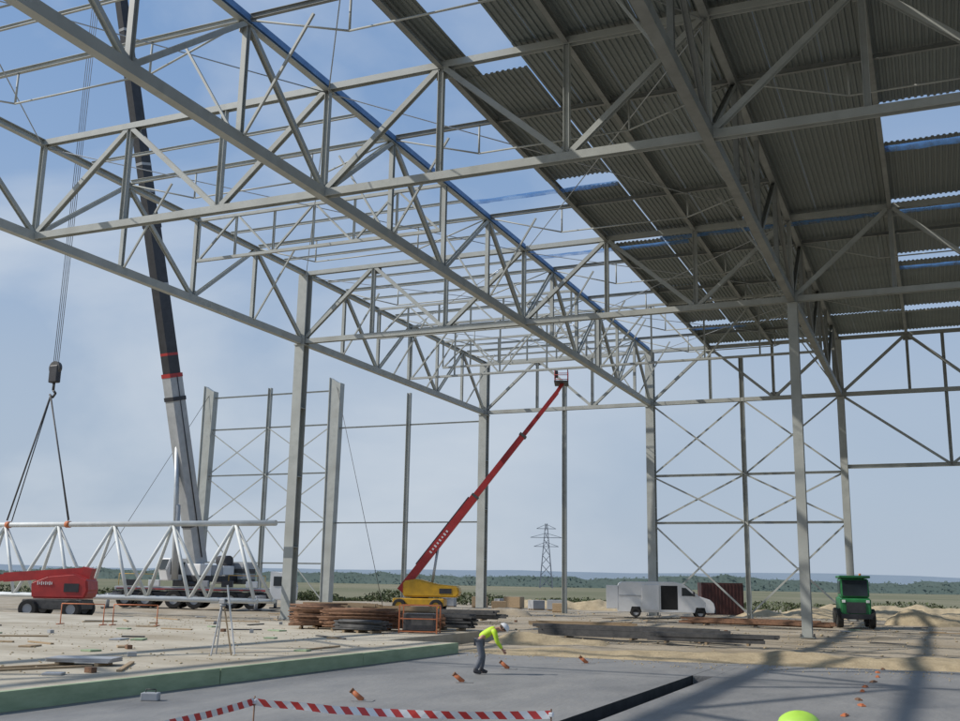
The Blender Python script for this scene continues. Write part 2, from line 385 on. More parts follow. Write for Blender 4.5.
for i in range(len(xs)-1):
    for j in range(len(ys)-1):
        cx,cy=(xs[i]+xs[i+1])/2,(ys[j]+ys[j+1])/2
        if -16<cx<20 and -20<cy<38: continue
        f=bm.faces.new((V[i,j],V[i+1,j],V[i+1,j+1],V[i,j+1])); f.smooth=True
        f.material_index=1 if (cy>125 or cx<-110 or cx>60) else 0
me=bpy.data.meshes.new('m');bm.to_mesh(me);bm.free(); me.materials.append(GRAVEL);me.materials.append(FIELD)
g=newobj('ground',me); g['kind']='structure'
o=boxes('ground_trench',[((40,62,.1),(2,9,-.65))],PIT); o['kind']='structure'
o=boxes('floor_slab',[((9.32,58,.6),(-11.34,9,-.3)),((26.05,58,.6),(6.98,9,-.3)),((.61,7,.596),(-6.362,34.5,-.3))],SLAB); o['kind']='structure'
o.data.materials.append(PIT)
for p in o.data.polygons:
    if abs(p.normal.x)>.5: p.material_index=1  # side faces coloured near-black, painting in the shade of the trench
o=boxes('floor_slab_raised',[((64,56,.7),(-48.2,7.5,0.0)),((61.2,10.5,.7),(-49.6,40.76,0.0))],LSLAB); o['kind']='structure'
for i in range(8):
    y=-20+6.93*i
    o=box('edge_board',(.14,6.90,.60),(-16.11+random.uniform(-.008,.008),y+3.45,.06+random.uniform(-.01,.01)),GREEN,None,0,(0,0,random.uniform(-.001,.001))); tag(o,'pale green insulation board along the raised slab edge','edge board','boards along the raised slab edge')
def heap(name,label,cx,cy,lx,ly,h,m,rz=0,seed=0,kind=None,res=.3,z0=-.15):
    bm=bmesh.new(); nx=int(lx/res);ny=max(6,int(ly/res)); R=[]
    for i in range(nx+1):
        r=[]
        for j in range(ny+1):
            u=i/nx*2-1; v=j/ny*2-1
            e=max(0,1-abs(u)**6)*max(0,1-v*v)
            x=u*lx/2;y=v*ly/2
            z=e*h*(.7+.5*noise.noise(Vector((x*.4+seed,y*.6,seed)))+.16*noise.noise(Vector((x*1.6+seed,y*1.6,1)))+.07*noise.noise(Vector((x*5,y*5,seed))))
            r.append(bm.verts.new((x,y+.3*noise.noise(Vector((x*.7,seed,0))),z+z0)))
        R.append(r)
    for i in range(nx):
        for j in range(ny):
            f=bm.faces.new((R[i][j],R[i+1][j],R[i+1][j+1],R[i][j+1])); f.smooth=True
    me=bpy.data.meshes.new('m');bm.to_mesh(me);bm.free()
    o=newobj(name,me,None,m); o.location=(cx,cy,0); o.rotation_euler=(0,0,rz)
    if kind: o['kind']=kind
    else: tag(o,label,'soil heap')
    return o
heap('terrain_bank','',2,39.3,40,4.6,.50,DIRT,.12,3,'structure',z0=-.12)
heap('terrain_bank_far','',2,45.0,38,4.5,.26,GRAVEL,.05,9,'structure')
heap('soil_heap','small heap of sandy soil on the ground',-15.5,43.6,5.5,3,.65,DIRT,.2,5)
heap('soil_heap','long heap of sandy soil near the end wall',-6,95,22,4,1.1,DIRT,0,15)
heap('soil_heap','small heap of pale gravel near the end wall',-33,80,6,3,.9,GRAVEL,.3,25)
heap('soil_heap','long heap of sandy soil near the end wall',8,72,14,5,1.3,DIRT,.1,35)
heap('soil_heap','small heap of sandy soil near the end wall',-1,84,6,3,1.5,DIRT,.1,45)
heap('soil_heap','long low heap of sandy soil near the end wall',-30,104,26,4,1.3,DIRT,.1,55)
heap('soil_heap','long low heap of sandy soil near the end wall',2,106,34,4,1.5,DIRT,.0,75)
def foliage(name,rects,m,kind='stuff',flat=False,back=()):
    bm=bmesh.new()
    for (fx,n,size) in rects:
        for _ in range(n):
            c,s=fx(),random.uniform(.6,1.4)*size
            q=[Vector((random.uniform(-1,1),random.uniform(-1,1),random.uniform(-1,1)))*s for _ in range(3)]
            if flat and (q[1]-q[0]).cross(q[2]-q[0]).dot(c-Vector((0,0,2.5)))>0: q=[q[0],q[2],q[1]]
            bm.faces.new([bm.verts.new(c+v) for v in q])
    for (x0,x1,y0,y1,h,seed,step) in back:
        prev=None; x=x0
        while x<=x1:
            y=y0+(y1-y0)*(x-x0)/(x1-x0)
            t=h*(.62+.4*noise.noise(Vector((x*.006,seed,0)))+.25*noise.noise(Vector((x*.04,seed,1)))+.12*noise.noise(Vector((x*.2,seed,2))))
            cur=(bm.verts.new((x,y,-1)),bm.verts.new((x,y+3,t*.8)),bm.verts.new((x,y+10,t)))
            if prev:
                for k in range(2): bm.faces.new((prev[k],cur[k],cur[k+1],prev[k+1]))
            prev=cur; x+=step
    me=bpy.data.meshes.new('m');bm.to_mesh(me);bm.free()
    if flat:
        for p in me.polygons: p.use_smooth=True
        me.normals_split_custom_set_from_vertices([Vector((-.1,-.85,.5)).normalized()]*len(me.vertices))
    o=newobj(name,me,None,m); o['kind']=kind; o['label']='low green vegetation beyond the site'; return o
def belt(x0,x1,y0,y1,h,seed):
    def f():
        x=random.uniform(x0,x1); y=y0+(y1-y0)*(x-x0)/(x1-x0)+random.uniform(-3,12)
        top=h*(.66+.4*noise.noise(Vector((x*.006,seed,0)))+.25*noise.noise(Vector((x*.04,seed,1))))
        return Vector((x,y,random.random()**.5*max(1.2,top)))
    return f
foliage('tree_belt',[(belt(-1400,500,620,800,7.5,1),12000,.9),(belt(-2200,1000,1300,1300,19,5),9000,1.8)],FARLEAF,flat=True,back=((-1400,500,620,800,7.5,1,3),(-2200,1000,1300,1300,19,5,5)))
def bush(x0,x1,y,h,seed):
    def f():
        x=random.uniform(x0,x1); t=h*max(.15,.5+.9*noise.noise(Vector((x*.13,seed,0))))
        return Vector((x,y+random.uniform(-2,2),random.random()*t))
    return f
foliage('bushes',[(bush(-75,-40,112,2.1,2),5500,.2),(bush(-20,30,118,2.0,4),5500,.2),(bush(-130,-70,110,1.7,7),3500,.25),(bush(-45,-20,122,1.6,9),3500,.2)],LEAF)
bm=bmesh.new(); top=[];bot=[]
for i in range(161):
    x=-6000+i*60; y=3600
    h=50+22*noise.noise(Vector((x*.0009,0,2)))+4*noise.noise(Vector((x*.004,0,1)))
    bot.append(bm.verts.new((x,y,-2))); top.append(bm.verts.new((x,y+600,h)))
for i in range(160): bm.faces.new((bot[i],bot[i+1],top[i+1],top[i]))
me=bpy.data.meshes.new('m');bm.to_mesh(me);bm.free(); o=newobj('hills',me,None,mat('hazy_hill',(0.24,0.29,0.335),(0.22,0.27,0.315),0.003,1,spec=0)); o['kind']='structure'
segs=[];H=36
def wdt(z): return 3.6*(1-z/H*.85)
for sx in (-1,1):
    for sy in (-1,1): segs.append(((sx*3.6,sy*3.6,0),(sx*.5,sy*.5,H),'box',.3,.3))
zz=[0,7,13,18,23,27,31,H]
for a,b in zip(zz,zz[1:]):
    for sy in (-1,1):
        segs.append(((-wdt(a),sy*wdt(a),a),(wdt(b),sy*wdt(b),b),'box',.18,.18)); segs.append(((wdt(a),sy*wdt(a),a),(-wdt(b),sy*wdt(b),b),'box',.18,.18))
for z,l in ((23,7),(28,9),(33,5.5)):
    segs.append(((-l,0,z),(l,0,z),'box',.3,.3)); segs.append(((-l,0,z),(0,0,z+2.5),'box',.22,.22)); segs.append(((l,0,z),(0,0,z+2.5),'box',.22,.22))
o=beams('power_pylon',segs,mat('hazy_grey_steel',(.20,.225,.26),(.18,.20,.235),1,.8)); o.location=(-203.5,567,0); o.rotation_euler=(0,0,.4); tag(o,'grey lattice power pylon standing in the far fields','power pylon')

# ---------------------------------------------------------------- truss being hoisted
def pipe_truss(x1,y,z,n,label,s=5.0,H=4.85,D_=.95):
    e=thing('pipe_truss',label,'steel truss',(x1,y,z))
    L=n*s
    beam('top_chord',(0,0,H),(L+.6,0,H),'tube',.36,.36,WHITESTEEL,e)
    for d in (-D_,D_): beam('bottom_chord',(0,d,0),(L+.2,d,0),'tube',.28,.28,WHITESTEEL,e)
    for i in range(n):
        for d in (-D_,D_):
            beam('diagonal',(i*s,d,0),(i*s+s/2,0,H),'tube',.23,.23,WHITESTEEL,e); beam('diagonal',(i*s+s,d,0),(i*s+s/2,0,H),'tube',.23,.23,WHITESTEEL,e)
        beam('cross_member',(i*s,-D_,0),(i*s,D_,0),'tube',.16,.16,WHITESTEEL,e)
    beam('cross_member',(L,-D_,0),(L,D_,0),'tube',.16,.16,WHITESTEEL,e)
    return e
pipe_truss(-38.9-45,56.2,1.1,9,'white triangular pipe truss hanging level from the crane slings')

# ---------------------------------------------------------------- mobile crane
BX,BY=-56.3,71.6
TIP=Vector((-58.7,57.0,56.7)); FT=Vector((BX,BY,3.6))
cr=thing('mobile_crane','big white mobile crane with raised grey and black telescopic boom','crane',(BX,BY,0),0)
c2=newobj('carrier',None,cr); c2.rotation_euler=(0,0,.38)
boxes('chassis',[((13,2.3,.55),(0,0,1.05))],BLACKP,c2,.05)
boxes('deck_body',[((12.6,2.5,.30),(0,0,1.55))],GREYP,c2,.05)
box('side_stripe',(12.2,.04,.10),(0,-1.27,1.52),RED,c2)
for i in range(6): box('storage_locker',(.9,.35,.5),(-5.1+2.0*i,-1.12,2.0),(BLACKP,WHITE,DARKST,GREYP,BLACKP,WHITE)[i],c2,.03)
for x in (-5.4,-3.7,-1.4,.3,3.2,5.0):
    for y in (-1.05,1.05): wheel(c2,x,y,.72,.5)
    box('mudguard',(1.5,.5,.06),(x,-1.05,1.5),BLACKP,c2)
extrude_profile('driver_cab',[(6.4,.8),(8.2,.8),(8.25,1.8),(7.95,3.0),(6.4,3.1)],-1.25,1.25,WHITE,c2,.06)
for y in (-1.27,1.27): box('driver_cab_window',(1.0,.03,.75),(7.2,y,2.3),GLASS,c2)
quad('driver_cab_windscreen',[(8.27,-1.1,1.85),(8.27,1.1,1.85),(8.0,1.1,2.85),(8.0,-1.1,2.85)],GLASS,c2)
beams('handrail',[((-6,-1.2,1.8),(-6,-1.2,2.7),'tube',.05,.05),((-6,-1.2,2.7),(-3.2,-1.2,2.7),'tube',.05,.05),((-3.2,-1.2,2.7),(-3.2,-1.2,1.8),'tube',.05,.05),((3,-1.2,1.8),(3,-1.2,2.7),'tube',.05,.05),((3,-1.2,2.7),(6,-1.2,2.7),'tube',.05,.05),((6,-1.2,2.7),(6,-1.2,1.8),'tube',.05,.05)],YELLOW,c2)
for x in (-5.9,5.9): box('outrigger_beam',(.5,7.2,.4),(x,0,.95),GREYP,c2)
for x in (-5.9,5.9):
    for y in (-3.5,3.5): 
        cyl('outrigger_foot',.14,1.1,(x,y,.6),GREYP,c2); cyl('outrigger_pad',.5,.1,(x,y,.06),BLACKP,c2)
cyl('slewing_ring',1.1,.4,(0,0,1.95),BLACKP,c2)
dirh=Vector((TIP.x-FT.x,TIP.y-FT.y,0)); 
sup=newobj('superstructure',None,cr); sup.rotation_euler=(0,0,math.atan2(dirh.y,dirh.x))
boxes('turntable_frame',[((4.6,2.0,.5),(-1.4,0,2.4))],BLACKP,sup,.05)
for i,mm in enumerate((WHITE,GREYP,WHITE)): box('engine_housing',(1.25,2.3-.15*i,.95-.1*i),(.1-1.35*i,0,3.1),mm,sup,.06)
for i in range(4): box('counterweight_slab',(1.5,3.2,.42),(-4.4,0,2.2+.45*i),(DARKST,GREYP,DARKST,GREYP)[i],sup,.04)
extrude_profile('operator_cab',[(.4,2.2),(2.3,2.2),(2.6,3.1),(2.2,4.0),(.4,4.0)],-1.75,-.75,WHITE,sup,.05)
for y in (-1.77,-.73): box('operator_cab_window',(1.5,.03,1.0),(1.4,y,3.2),GLASS,sup)
quad('operator_cab_windscreen',[(2.64,-1.65,3.1),(2.64,-.85,3.1),(2.26,-.85,3.9),(2.26,-1.65,3.9)],GLASS,sup)
cyl('winch_drum',.45,1.2,(-3,0,3.9),BLACKP,sup,'Y')
def bp(t): return FT.lerp(TIP,t)-Vector((BX,BY,0))
upv=(-dirh.normalized())
for n,a,b,w,h,m in (('boom_base_section',0,.285,.98,1.3,BOOMG),('boom_section',.285,.51,.86,1.12,BLACKP),('boom_section',.51,.745,.75,.95,BLACKP),('boom_section',.745,1,.64,.8,BLACKP)):
    beam(n,bp(a),bp(b),'box',w,h,m,cr,up=upv)
for t,w,m in ((.285,1.04,RED),(.51,.94,BLACKP),(.745,.84,BLACKP),(.25,1.08,BLACKP),(.06,1.08,BLACKP)):
    beam('boom_collar',bp(t-.003),bp(t+.003),'box',w,w*1.3,m,cr,up=upv)
for t,mm in ((.315,RED),(.42,GREYP),(.56,GREYP),(.60,GREYP),(.80,GREYP),(.86,GREYP)):
    w=.87 if t<.51 else (.76 if t<.745 else .65)
    beam('boom_wear_plate',bp(t),bp(t+.004),'box',w,w*1.29,mm,cr,up=upv)
beam('boom_side_cable',bp(.01)+Vector((.55,0,0)),bp(.285)+Vector((.5,0,0)),'tube',.09,.09,BLACKP,cr)
pf=dirh.normalized()*2.3; pv=Vector((pf.x,pf.y,2.3))
beam('luffing_cylinder',pv,bp(.2)+dirh.normalized()*.2,'tube',.42,.42,GALV,cr)
beam('luffing_cylinder_sleeve',pv,pv+(bp(.2)-pv)*.5,'tube',.56,.56,BOOMG,cr)
hx,hy,hz=-58.6,56.6,17.0
tl=TIP-Vector((BX,BY,0)); hl=Vector((hx-BX,hy-BY,hz))
beams('hoist_rope',[((tl.x+dx,tl.y,tl.z-.2),(hl.x+dx*.7,hl.y,hl.z+.5),'tube',.045,.045) for dx in (-.35,-.12,.12,.35)],DARKST,cr)
hb=thing('hook_block','black crane hook block hanging from the hoist ropes','crane hook',(hx,hy,hz))
boxes('block_body',[((.8,.45,1.3),(0,0,-.1))],BLACKP,hb,.08); cyl('sheave',.5,.3,(0,0,.35),DARKST,hb,'Y')
beams('hook',[((0,0,-.7),(0,0,-1.3),'tube',.2,.2),((0,0,-1.3),(.25,0,-1.55),'tube',.18,.18),((.25,0,-1.55),(0,0,-1.85),'tube',.18,.18),((0,0,-1.85),(-.3,0,-1.6),'tube',.15,.1)],DARKST,hb)
for s in (-1,1):
    o=beams('lifting_sling',[((hx,hy-.2,hz-1.75),(hx+.3+s*2.9,56.1,6.25),'tube',.12,.12),((hx,hy-.15,hz-1.75),(hx+.3+s*2.65,56.3,6.2),'tube',.08,.08)],DARKST); tag(o,'dark lifting sling between crane hook and white truss','lifting sling','lifting slings')
    o=cyl('sling_wrap',.23,.35,(hx+.3+s*2.8,56.2,5.95),ORANGE,None,'X'); tag(o,'orange wrap where the sling grips the truss','sling wrap','sling wraps')

# ---------------------------------------------------------------- boom lift (yellow base, red boom)
bl=thing('boom_lift','yellow boom lift with long red telescopic boom and basket','boom lift',(-39.0,78.3,0),.3)
boxes('chassis',[((4.2,1.9,.6),(0,0,.85)),],YELLOW,bl,.08)
for x in (-1.5,1.5):
    for y in (-1.15,1.15): wheel(bl,x,y,.55,.45,YELLOW)
extrude_profile('turntable',[(-1.3,1.25),(3.1,1.25),(3.35,1.6),(3.2,2.15),(1.5,2.3),(-.2,2.7),(-1.3,2.5)],-.9,.9,YELLOW,bl,.12)
box('engine_cover_vent',(1.0,.03,.4),(2.2,-.92,1.75),BLACKP,bl)
cyl('slewing_ring',.7,.2,(0,0,1.2),BLACKP,bl)
inv=Matrix.Rotation(-.3,3,'Z'); F0=Vector((-1.2,-.2,2.2)); T0=inv@(Vector((-28.4,84,19.6))-Vector((-39,78.3,0)))
def q(t): return F0.lerp(T0,t)
ux=Vector((-.5,0,.8))
for n,a,b,w in (('boom_base_section',-.03,.42,.64),('boom_section',.42,.72,.50),('boom_section',.72,.94,.36)):
    beam(n,q(a),q(b),'box',w*.8,w,RED,bl,up=ux)
for t in (.42,.72): beam('boom_collar',q(t-.005),q(t+.005),'box',.54,.66,DARKST,bl,up=ux)
for i in range(8):
    t=.15+.014*i; d=Vector((0,-.265,0)); beam('boom_marking',q(t)+d,q(t+.006)+d,'box',.02,(.22,.16,.24,.18)[i%4],WHITE,bl,up=ux)
beams('hose_guide',[(q(.08)+Vector((-.27,0,.27)),q(.40)+Vector((-.27,0,.3)),'box',.1,.1,ux)],BLACKP,bl)
beams('lift_cylinder',[((.9,0,1.9),q(.2),'tube',.22,.22)],GALV,bl)
bk=q(.97)
beams('jib',[(q(.93),bk+Vector((.1,0,.3)),'box',.25,.3,ux)],RED,bl)
fr=[]
for a in (-.55,.55):
    for b in (-1.0,1.0): fr.append(((bk.x+a,bk.y+b,bk.z+.3),(bk.x+a,bk.y+b,bk.z+1.4),'tube',.06,.06))
for z in (.85,1.4):
    for a in (-.55,.55): fr.append(((bk.x+a,bk.y-1,bk.z+z),(bk.x+a,bk.y+1,bk.z+z),'tube',.06,.06))
    for b in (-1,1): fr.append(((bk.x-.55,bk.y+b,bk.z+z),(bk.x+.55,bk.y+b,bk.z+z),'tube',.06,.06))
beams('basket_rail',fr,RED,bl); box('basket_floor',(1.2,2.1,.12),(bk.x,bk.y,bk.z+.3),BLACKP,bl); box('control_panel',(.3,.8,.5),(bk.x-.45,bk.y,bk.z+1.1),BLACKP,bl)
rl=thing('boom_lift','red boom lift parked with its boom lowered','boom lift',(-49.2,49.6,-.05),.39)
boxes('chassis',[((3.6,1.9,.6),(0,0,.8))],DARKST,rl,.05)
for x in (-1.3,1.3):
    for y in (-1.1,1.1): wheel(rl,x,y,.55,.42,GREYP)
extrude_profile('turntable',[(-1.3,1.15),(1.9,1.15),(2.1,1.6),(2.0,2.3),(1.2,2.65),(-.4,2.5),(-1.4,2.1)],-.9,.9,RED,rl,.1)
box('engine_cover_vent',(.9,.03,.5),(1.1,-.92,1.8),BLACKP,rl)
for i in range(8): box('body_marking',(.05,.02,(.2,.15,.22,.15)[i%4]),(-.95+.12*i,-.92,2.05),WHITE,rl)
beams('boom',[((1.7,0,2.75),(-3.4,0,2.35),'box',.45,.55),((-3.4,0,2.35),(-4.6,0,2.15),'box',.32,.4)],RED,rl)
beams('boom_pivot',[((1.6,0,2.3),(1.75,0,3.0),'box',.7,.6)],RED,rl)
beams('jib',[((-4.6,0,2.15),(-5.4,0,1.0),'box',.22,.26)],RED,rl)
fr=[]
for a in (-6.6,-5.5):
    for b in (-.9,.9): fr.append(((a,b,.5),(a,b,1.6),'tube',.06,.06))
for z in (1.05,1.6):
    for a in (-6.6,-5.5): fr.append(((a,-.9,z),(a,.9,z),'tube',.06,.06))
    for b in (-.9,.9): fr.append(((-6.6,b,z),(-5.5,b,z),'tube',.06,.06))
beams('basket_rail',fr,GREYP,rl); box('basket_floor',(1.2,1.9,.1),(-6.05,0,.5),BLACKP,rl)

# ---------------------------------------------------------------- van
vn=thing('delivery_van','white long panel van with side door open','van',(-20.4,85.1,0),.31)
vn.scale=(1.1,1.04,1.04)
prof=[(-3.45,.45),(-3.47,1.3),(-3.38,2.5),(-3.15,2.66),(.6,2.70),(1.25,2.56),(2.3,1.68),(3.15,1.40),(3.42,1.12),(3.5,.8),(3.45,.40),(-3.4,.38)]
extrude_profile('body',prof,-1,1,WHITE,vn,.10)
for s in (-1.006,1.006):
    quad('side_window',[(1.15,s,1.65),(2.1,s,1.65),(1.45,s,2.25),(1.15,s,2.27)],GLASS,vn)
quad('door_opening',[(-.35,-1.006,.6),(.85,-1.006,.6),(.85,-1.006,2.4),(-.35,-1.006,2.4)],DARKIN,vn)
boxes('sliding_door',[((1.25,.05,1.9),(-1.1,-1.06,1.5))],WHITE,vn,.02)
boxes('door_rail',[((1.6,.03,.05),(-2.55,-1.02,1.62))],GREYP,vn)
quad('rear_opening',[(-3.485,-.85,.7),(-3.485,.85,.7),(-3.43,.85,2.35),(-3.43,-.85,2.35)],DARKIN,vn)
box('rear_door',(.85,.06,1.75),(-3.85,-.98,1.5),WHITE,vn,.02)
quad('windscreen',[(1.38,-.82,2.53),(2.33,-.86,1.73),(2.33,.86,1.73),(1.38,.82,2.53)],GLASS,vn)
boxes('bumper',[((.25,1.9,.35),(3.45,0,.55))],BLACKP,vn,.05)
for y in (-.72,.72): box('headlight',(.16,.3,.22),(3.33,y,1.1),GLASS,vn,.03)
for x in (-2.15,2.45):
    for y in (-.9,.9): 
        wheel(vn,x,y,.36,.26)
    quad('wheel_arch',[(x-.42,-1.004,.38),(x+.42,-1.004,.38),(x+.3,-1.004,.80),(x-.3,-1.004,.80)],DARKIN,vn)
box('wing_mirror',(.12,.2,.35),(2.0,-1.12,1.8),BLACKP,vn,.03)
ct=thing('shipping_container','small dark red corrugated container behind the van','container',(-18.0,95.9,0),.35)
boxes('container_body',[((3.6,2.3,2.75),(0,0,1.45))]+[((.10,2.4,2.6),(-1.7+.3*i,0,1.45)) for i in range(12)],BROWNP,ct)
for y in (-.56,.56): box('container_door',(.06,1.08,2.5),(1.83,y,1.45),BROWNP,ct)

# ---------------------------------------------------------------- green machine
gm=thing('site_loader','green compact boxy loader with dark cab and tyres','loader',(-5.4,75.8,0),-1.40)
boxes('chassis',[((3.0,1.2,.7),(0,0,.9))],BLACKP,gm,.05)
extrude_profile('engine_body',[(-1.9,.8),(1.7,.8),(1.75,1.9),(-.2,2.0),(-1.7,2.0),(-1.95,1.6)],-.95,.95,GREENP,gm,.08)
extrude_profile('cab',[(-.9,2.0),(1.6,1.95),(1.65,2.2),(1.45,3.15),(-.8,3.2)],-.88,.88,GREENP,gm,.06)
for y in (-.895,.895): box('cab_window',(1.7,.03,.85),(.35,y,2.6),GLASS,gm)
quad('windscreen',[(1.70,-.78,2.05),(1.70,.78,2.05),(1.50,.78,3.08),(1.50,-.78,3.08)],GLASS,gm)
boxes('cab_roof',[((2.7,1.95,.16),(.4,0,3.28))],GREENP,gm,.05)
box('radiator_grille',(.04,1.2,.7),(1.77,0,1.3),BLACKP,gm)
beams('bumper_bar',[((1.95,-.95,.75),(1.95,.95,.75),'box',.25,.3)],BLACKP,gm)
for y in (-.75,.75): box('headlight',(.06,.22,.18),(1.79,y,1.7),WHITE,gm,.02)
for x in (-1.15,1.15):
    for y in (-1.0,1.0): wheel(gm,x,y,.62,.40,GREENP)
cyl('exhaust',.06,1.1,(-1.3,.6,2.5),BLACKP,gm)
cyl('beacon',.08,.16,(.2,.5,3.44),ORANGE,gm)

# ---------------------------------------------------------------- people
def skin(name,V,E,R,parent,m,root=0,sub=2):
    me=bpy.data.meshes.new(name); me.from_pydata([Vector(v) for v in V],E,[]); me.materials.append(m)
    o=newobj(name,me,parent)
    md=o.modifiers.new('skin','SKIN')
    for i,sv in enumerate(me.skin_vertices[0].data):
        r=R[i]; sv.radius=r if isinstance(r,tuple) else (r,r); sv.use_root=(i==root)
    md.use_smooth_shade=True
    s=o.modifiers.new('sub','SUBSURF'); s.levels=sub; s.render_levels=sub
    return o
def person(label,loc,rz,J,helm,vestm,hand_curl=1.0):
    e=thing('person',label,'person',loc,rz)
    V=[];E=[];R=[];ix={}
    def v(n,p,r,par=None):
        ix[n]=len(V);V.append(p);R.append(r)
        if par is not None:E.append((ix[par],ix[n]))
    v('pel',J['pel'],(.13,.10)); v('spine',J['spine'],(.135,.10),'pel'); v('chest',J['chest'],(.15,.11),'spine'); v('neck',J['neck'],.055,'chest'); v('skull0',J['head0'],.075,'neck'); v('skull1',J['head1'],.095,'skull0'); v('skull2',J['head2'],.075,'skull1')
    hf=(Vector(J['face'])).normalized(); hc=Vector(J['head0']).lerp(Vector(J['head1']),.5)
    for s,k in ((-1,'r'),(1,'l')):
        def mir(p): return (p[0],p[1]*s,p[2])
        jj=lambda n: mir(J.get(n+k,J.get(n)))
        v('hip'+k,jj('hip'),.095,'pel'); v('knee'+k,jj('knee'),.062,'hip'+k); v('ank'+k,jj('ank'),.04,'knee'+k); v('toe'+k,jj('toe'),(.045,.03),'ank'+k)
        v('sh'+k,jj('sh'),.062,'chest'); v('el'+k,jj('el'),.043,'sh'+k); v('wr'+k,jj('wr'),.028,'el'+k)
        w=Vector(jj('wr')); d=(w-Vector(jj('el'))).normalized()
        palm=w+d*.07; v('palm'+k,palm,(.04,.02),'wr'+k)
        fwd=Vector((0,1,0)).cross(d).normalized()*-1; 
        for i,(off,ln) in enumerate(((-.03,.055),(-.01,.068),(.01,.072),(.03,.062))):
            a=palm+d*.05+fwd*off; v('f%d%s'%(i,k),a,.010,'palm'+k)
            b=a+d*ln*.5+Vector((0,-s*.018*hand_curl,0)); v('g%d%s'%(i,k),b,.009,'f%d%s'%(i,k)); c=b+d*ln*.25+Vector((0,-s*.03*hand_curl,0)); v('h%d%s'%(i,k),c,.008,'g%d%s'%(i,k))
        a=palm-d*.01+fwd*.045; v('t0'+k,a,.012,'palm'+k); v('t1'+k,a+d*.04+fwd*.015+Vector((0,-s*.015,0)),.010,'t0'+k)
    skin('body',V,E,R,e,SKIN)
    up=(Vector(J['head2'])-Vector(J['head0'])).normalized(); sd=hf.cross(up).normalized()
    fc=hc+up*.03
    bm=bmesh.new()
    def blob(c,s): bmesh.ops.create_icosphere(bm,subdivisions=2,radius=1,matrix=Matrix.Translation(c)@Matrix.Diagonal((s[0],s[1],s[2],1)))
    def fin(n,m):
        me=bpy.data.meshes.new('m');bm.to_mesh(me); newobj(n,me,e,m); bm.clear()
    blob(fc+hf*.10-up*.01,(.018,.014,.022)); fin('nose',SKIN)
    for s in (-1,1): blob(fc+sd*.092*s,(.02,.012,.03)); fin('ear',SKIN)
    for s in (-1,1): blob(fc+hf*.088+sd*.032*s+up*.015,(.01,.01,.008)); fin('eye',HAIR)
    blob(fc+hf*.083-up*.05,(.01,.022,.005)); fin('mouth',RED)
    bmesh.ops.create_icosphere(bm,subdivisions=3,radius=.1)
    for vv in bm.verts: vv.co=hc+up*.05-hf*.02+(Vector(vv.co)*1.02)
    fin('hair',HAIR); bm.free()
    V2=[J['pel']];R2=[(.15,.12)];E2=[]
    for s,k in ((-1,'r'),(1,'l')):
        b=len(V2)
        for nm,r in (('hip',.112),('knee',.085),('ank',.075)):
            p=J.get(nm+k,J[nm]);V2.append((p[0],p[1]*s,p[2]+(.03 if nm=='ank' else 0)));R2.append(r)
        E2+=[(0,b),(b,b+1),(b+1,b+2)]
    skin('trousers',V2,E2,R2,e,CLOTH)
    V3=[Vector(J['pel'])+Vector((0,0,.02)),J['spine'],J['chest'],Vector(J['chest']).lerp(Vector(J['neck']),.6)];R3=[(.155,.125),(.16,.125),(.175,.135),(.08,.08)];E3=[(0,1),(1,2),(2,3)]
    skin('hi_vis_vest',V3,E3,R3,e,vestm)
    for s,k in ((-1,'r'),(1,'l')):
        g_=lambda n:(J.get(n+k,J[n])[0],J.get(n+k,J[n])[1]*s,J.get(n+k,J[n])[2])
        ch=Vector(J['chest'])
        skin('sleeve',[ch+Vector((0,.08*s,0)),g_('sh'),g_('el'),Vector(g_('el')).lerp(Vector(g_('wr')),.9)],[(0,1),(1,2),(2,3)],[.09,.082,.06,.045],e,vestm)
        an=Vector(g_('ank'));to=Vector(g_('toe'))
        skin('boot',[an+Vector((0,0,.1)),an-Vector((0,0,.02)),to-Vector((0,0,.0)),an+Vector((-.06,0,-.045))],[(0,1),(1,2),(1,3)],[.055,.058,(.05,.045),.045],e,BLACKP,root=1)
    bm=bmesh.new(); n=28; rows=[]
    for j in range(9):
        a=j/8*math.pi/2
        rows.append([(math.cos(t)*.142*math.cos(a),math.sin(t)*.118*math.cos(a),.110*math.sin(a)+(.012*math.exp(-(math.sin(t)*math.cos(a)/.12)**2) if j>2 else 0)) for t in [2*math.pi*i/n for i in range(n)]])
    brim=[(math.cos(t)*(.16+.03*max(0,math.cos(t))),math.sin(t)*.135,-.012) for t in [2*math.pi*i/n for i in range(n)]]
    rows=[brim]+rows
    B=Matrix((hf,sd*-1,up)).transposed(); c=hc+up*.07
    vr=[[bm.verts.new(c+B@Vector(p)) for p in r] for r in rows[:-1]]; top=bm.verts.new(c+B@Vector((0,0,.122)))
    for a,b in zip(vr,vr[1:]):
        for i in range(n): bm.faces.new((a[i],a[(i+1)%n],b[(i+1)%n],b[i]))
    for i in range(n): bm.faces.new((vr[-1][i],vr[-1][(i+1)%n],top))
    me=bpy.data.meshes.new('m');bm.to_mesh(me);bm.free()
    for f in me.polygons:f.use_smooth=True
    h=newobj('hard_hat',me,e,helm); sm=h.modifiers.new('s','SOLIDIFY'); sm.thickness=.004
    return e
bent=dict(pel=(-.05,0,.94),spine=(.12,0,1.08),chest=(.33,0,1.20),neck=(.49,0,1.24),head0=(.56,0,1.22),head1=(.62,0,1.25),head2=(.67,0,1.29),face=(.6,0,-.7),
 hip=(-.05,.10,.87),knee=(.02,.13,.47),ank=(-.14,.14,.10),toe=(.04,.16,.045),sh=(.37,.19,1.16),el=(.45,.20,.88),wr=(.60,.10,.68))
bent['kneel']=(.06,.13,.49);bent['ankl']=(.02,.15,.10);bent['toel']=(.20,.17,.045)
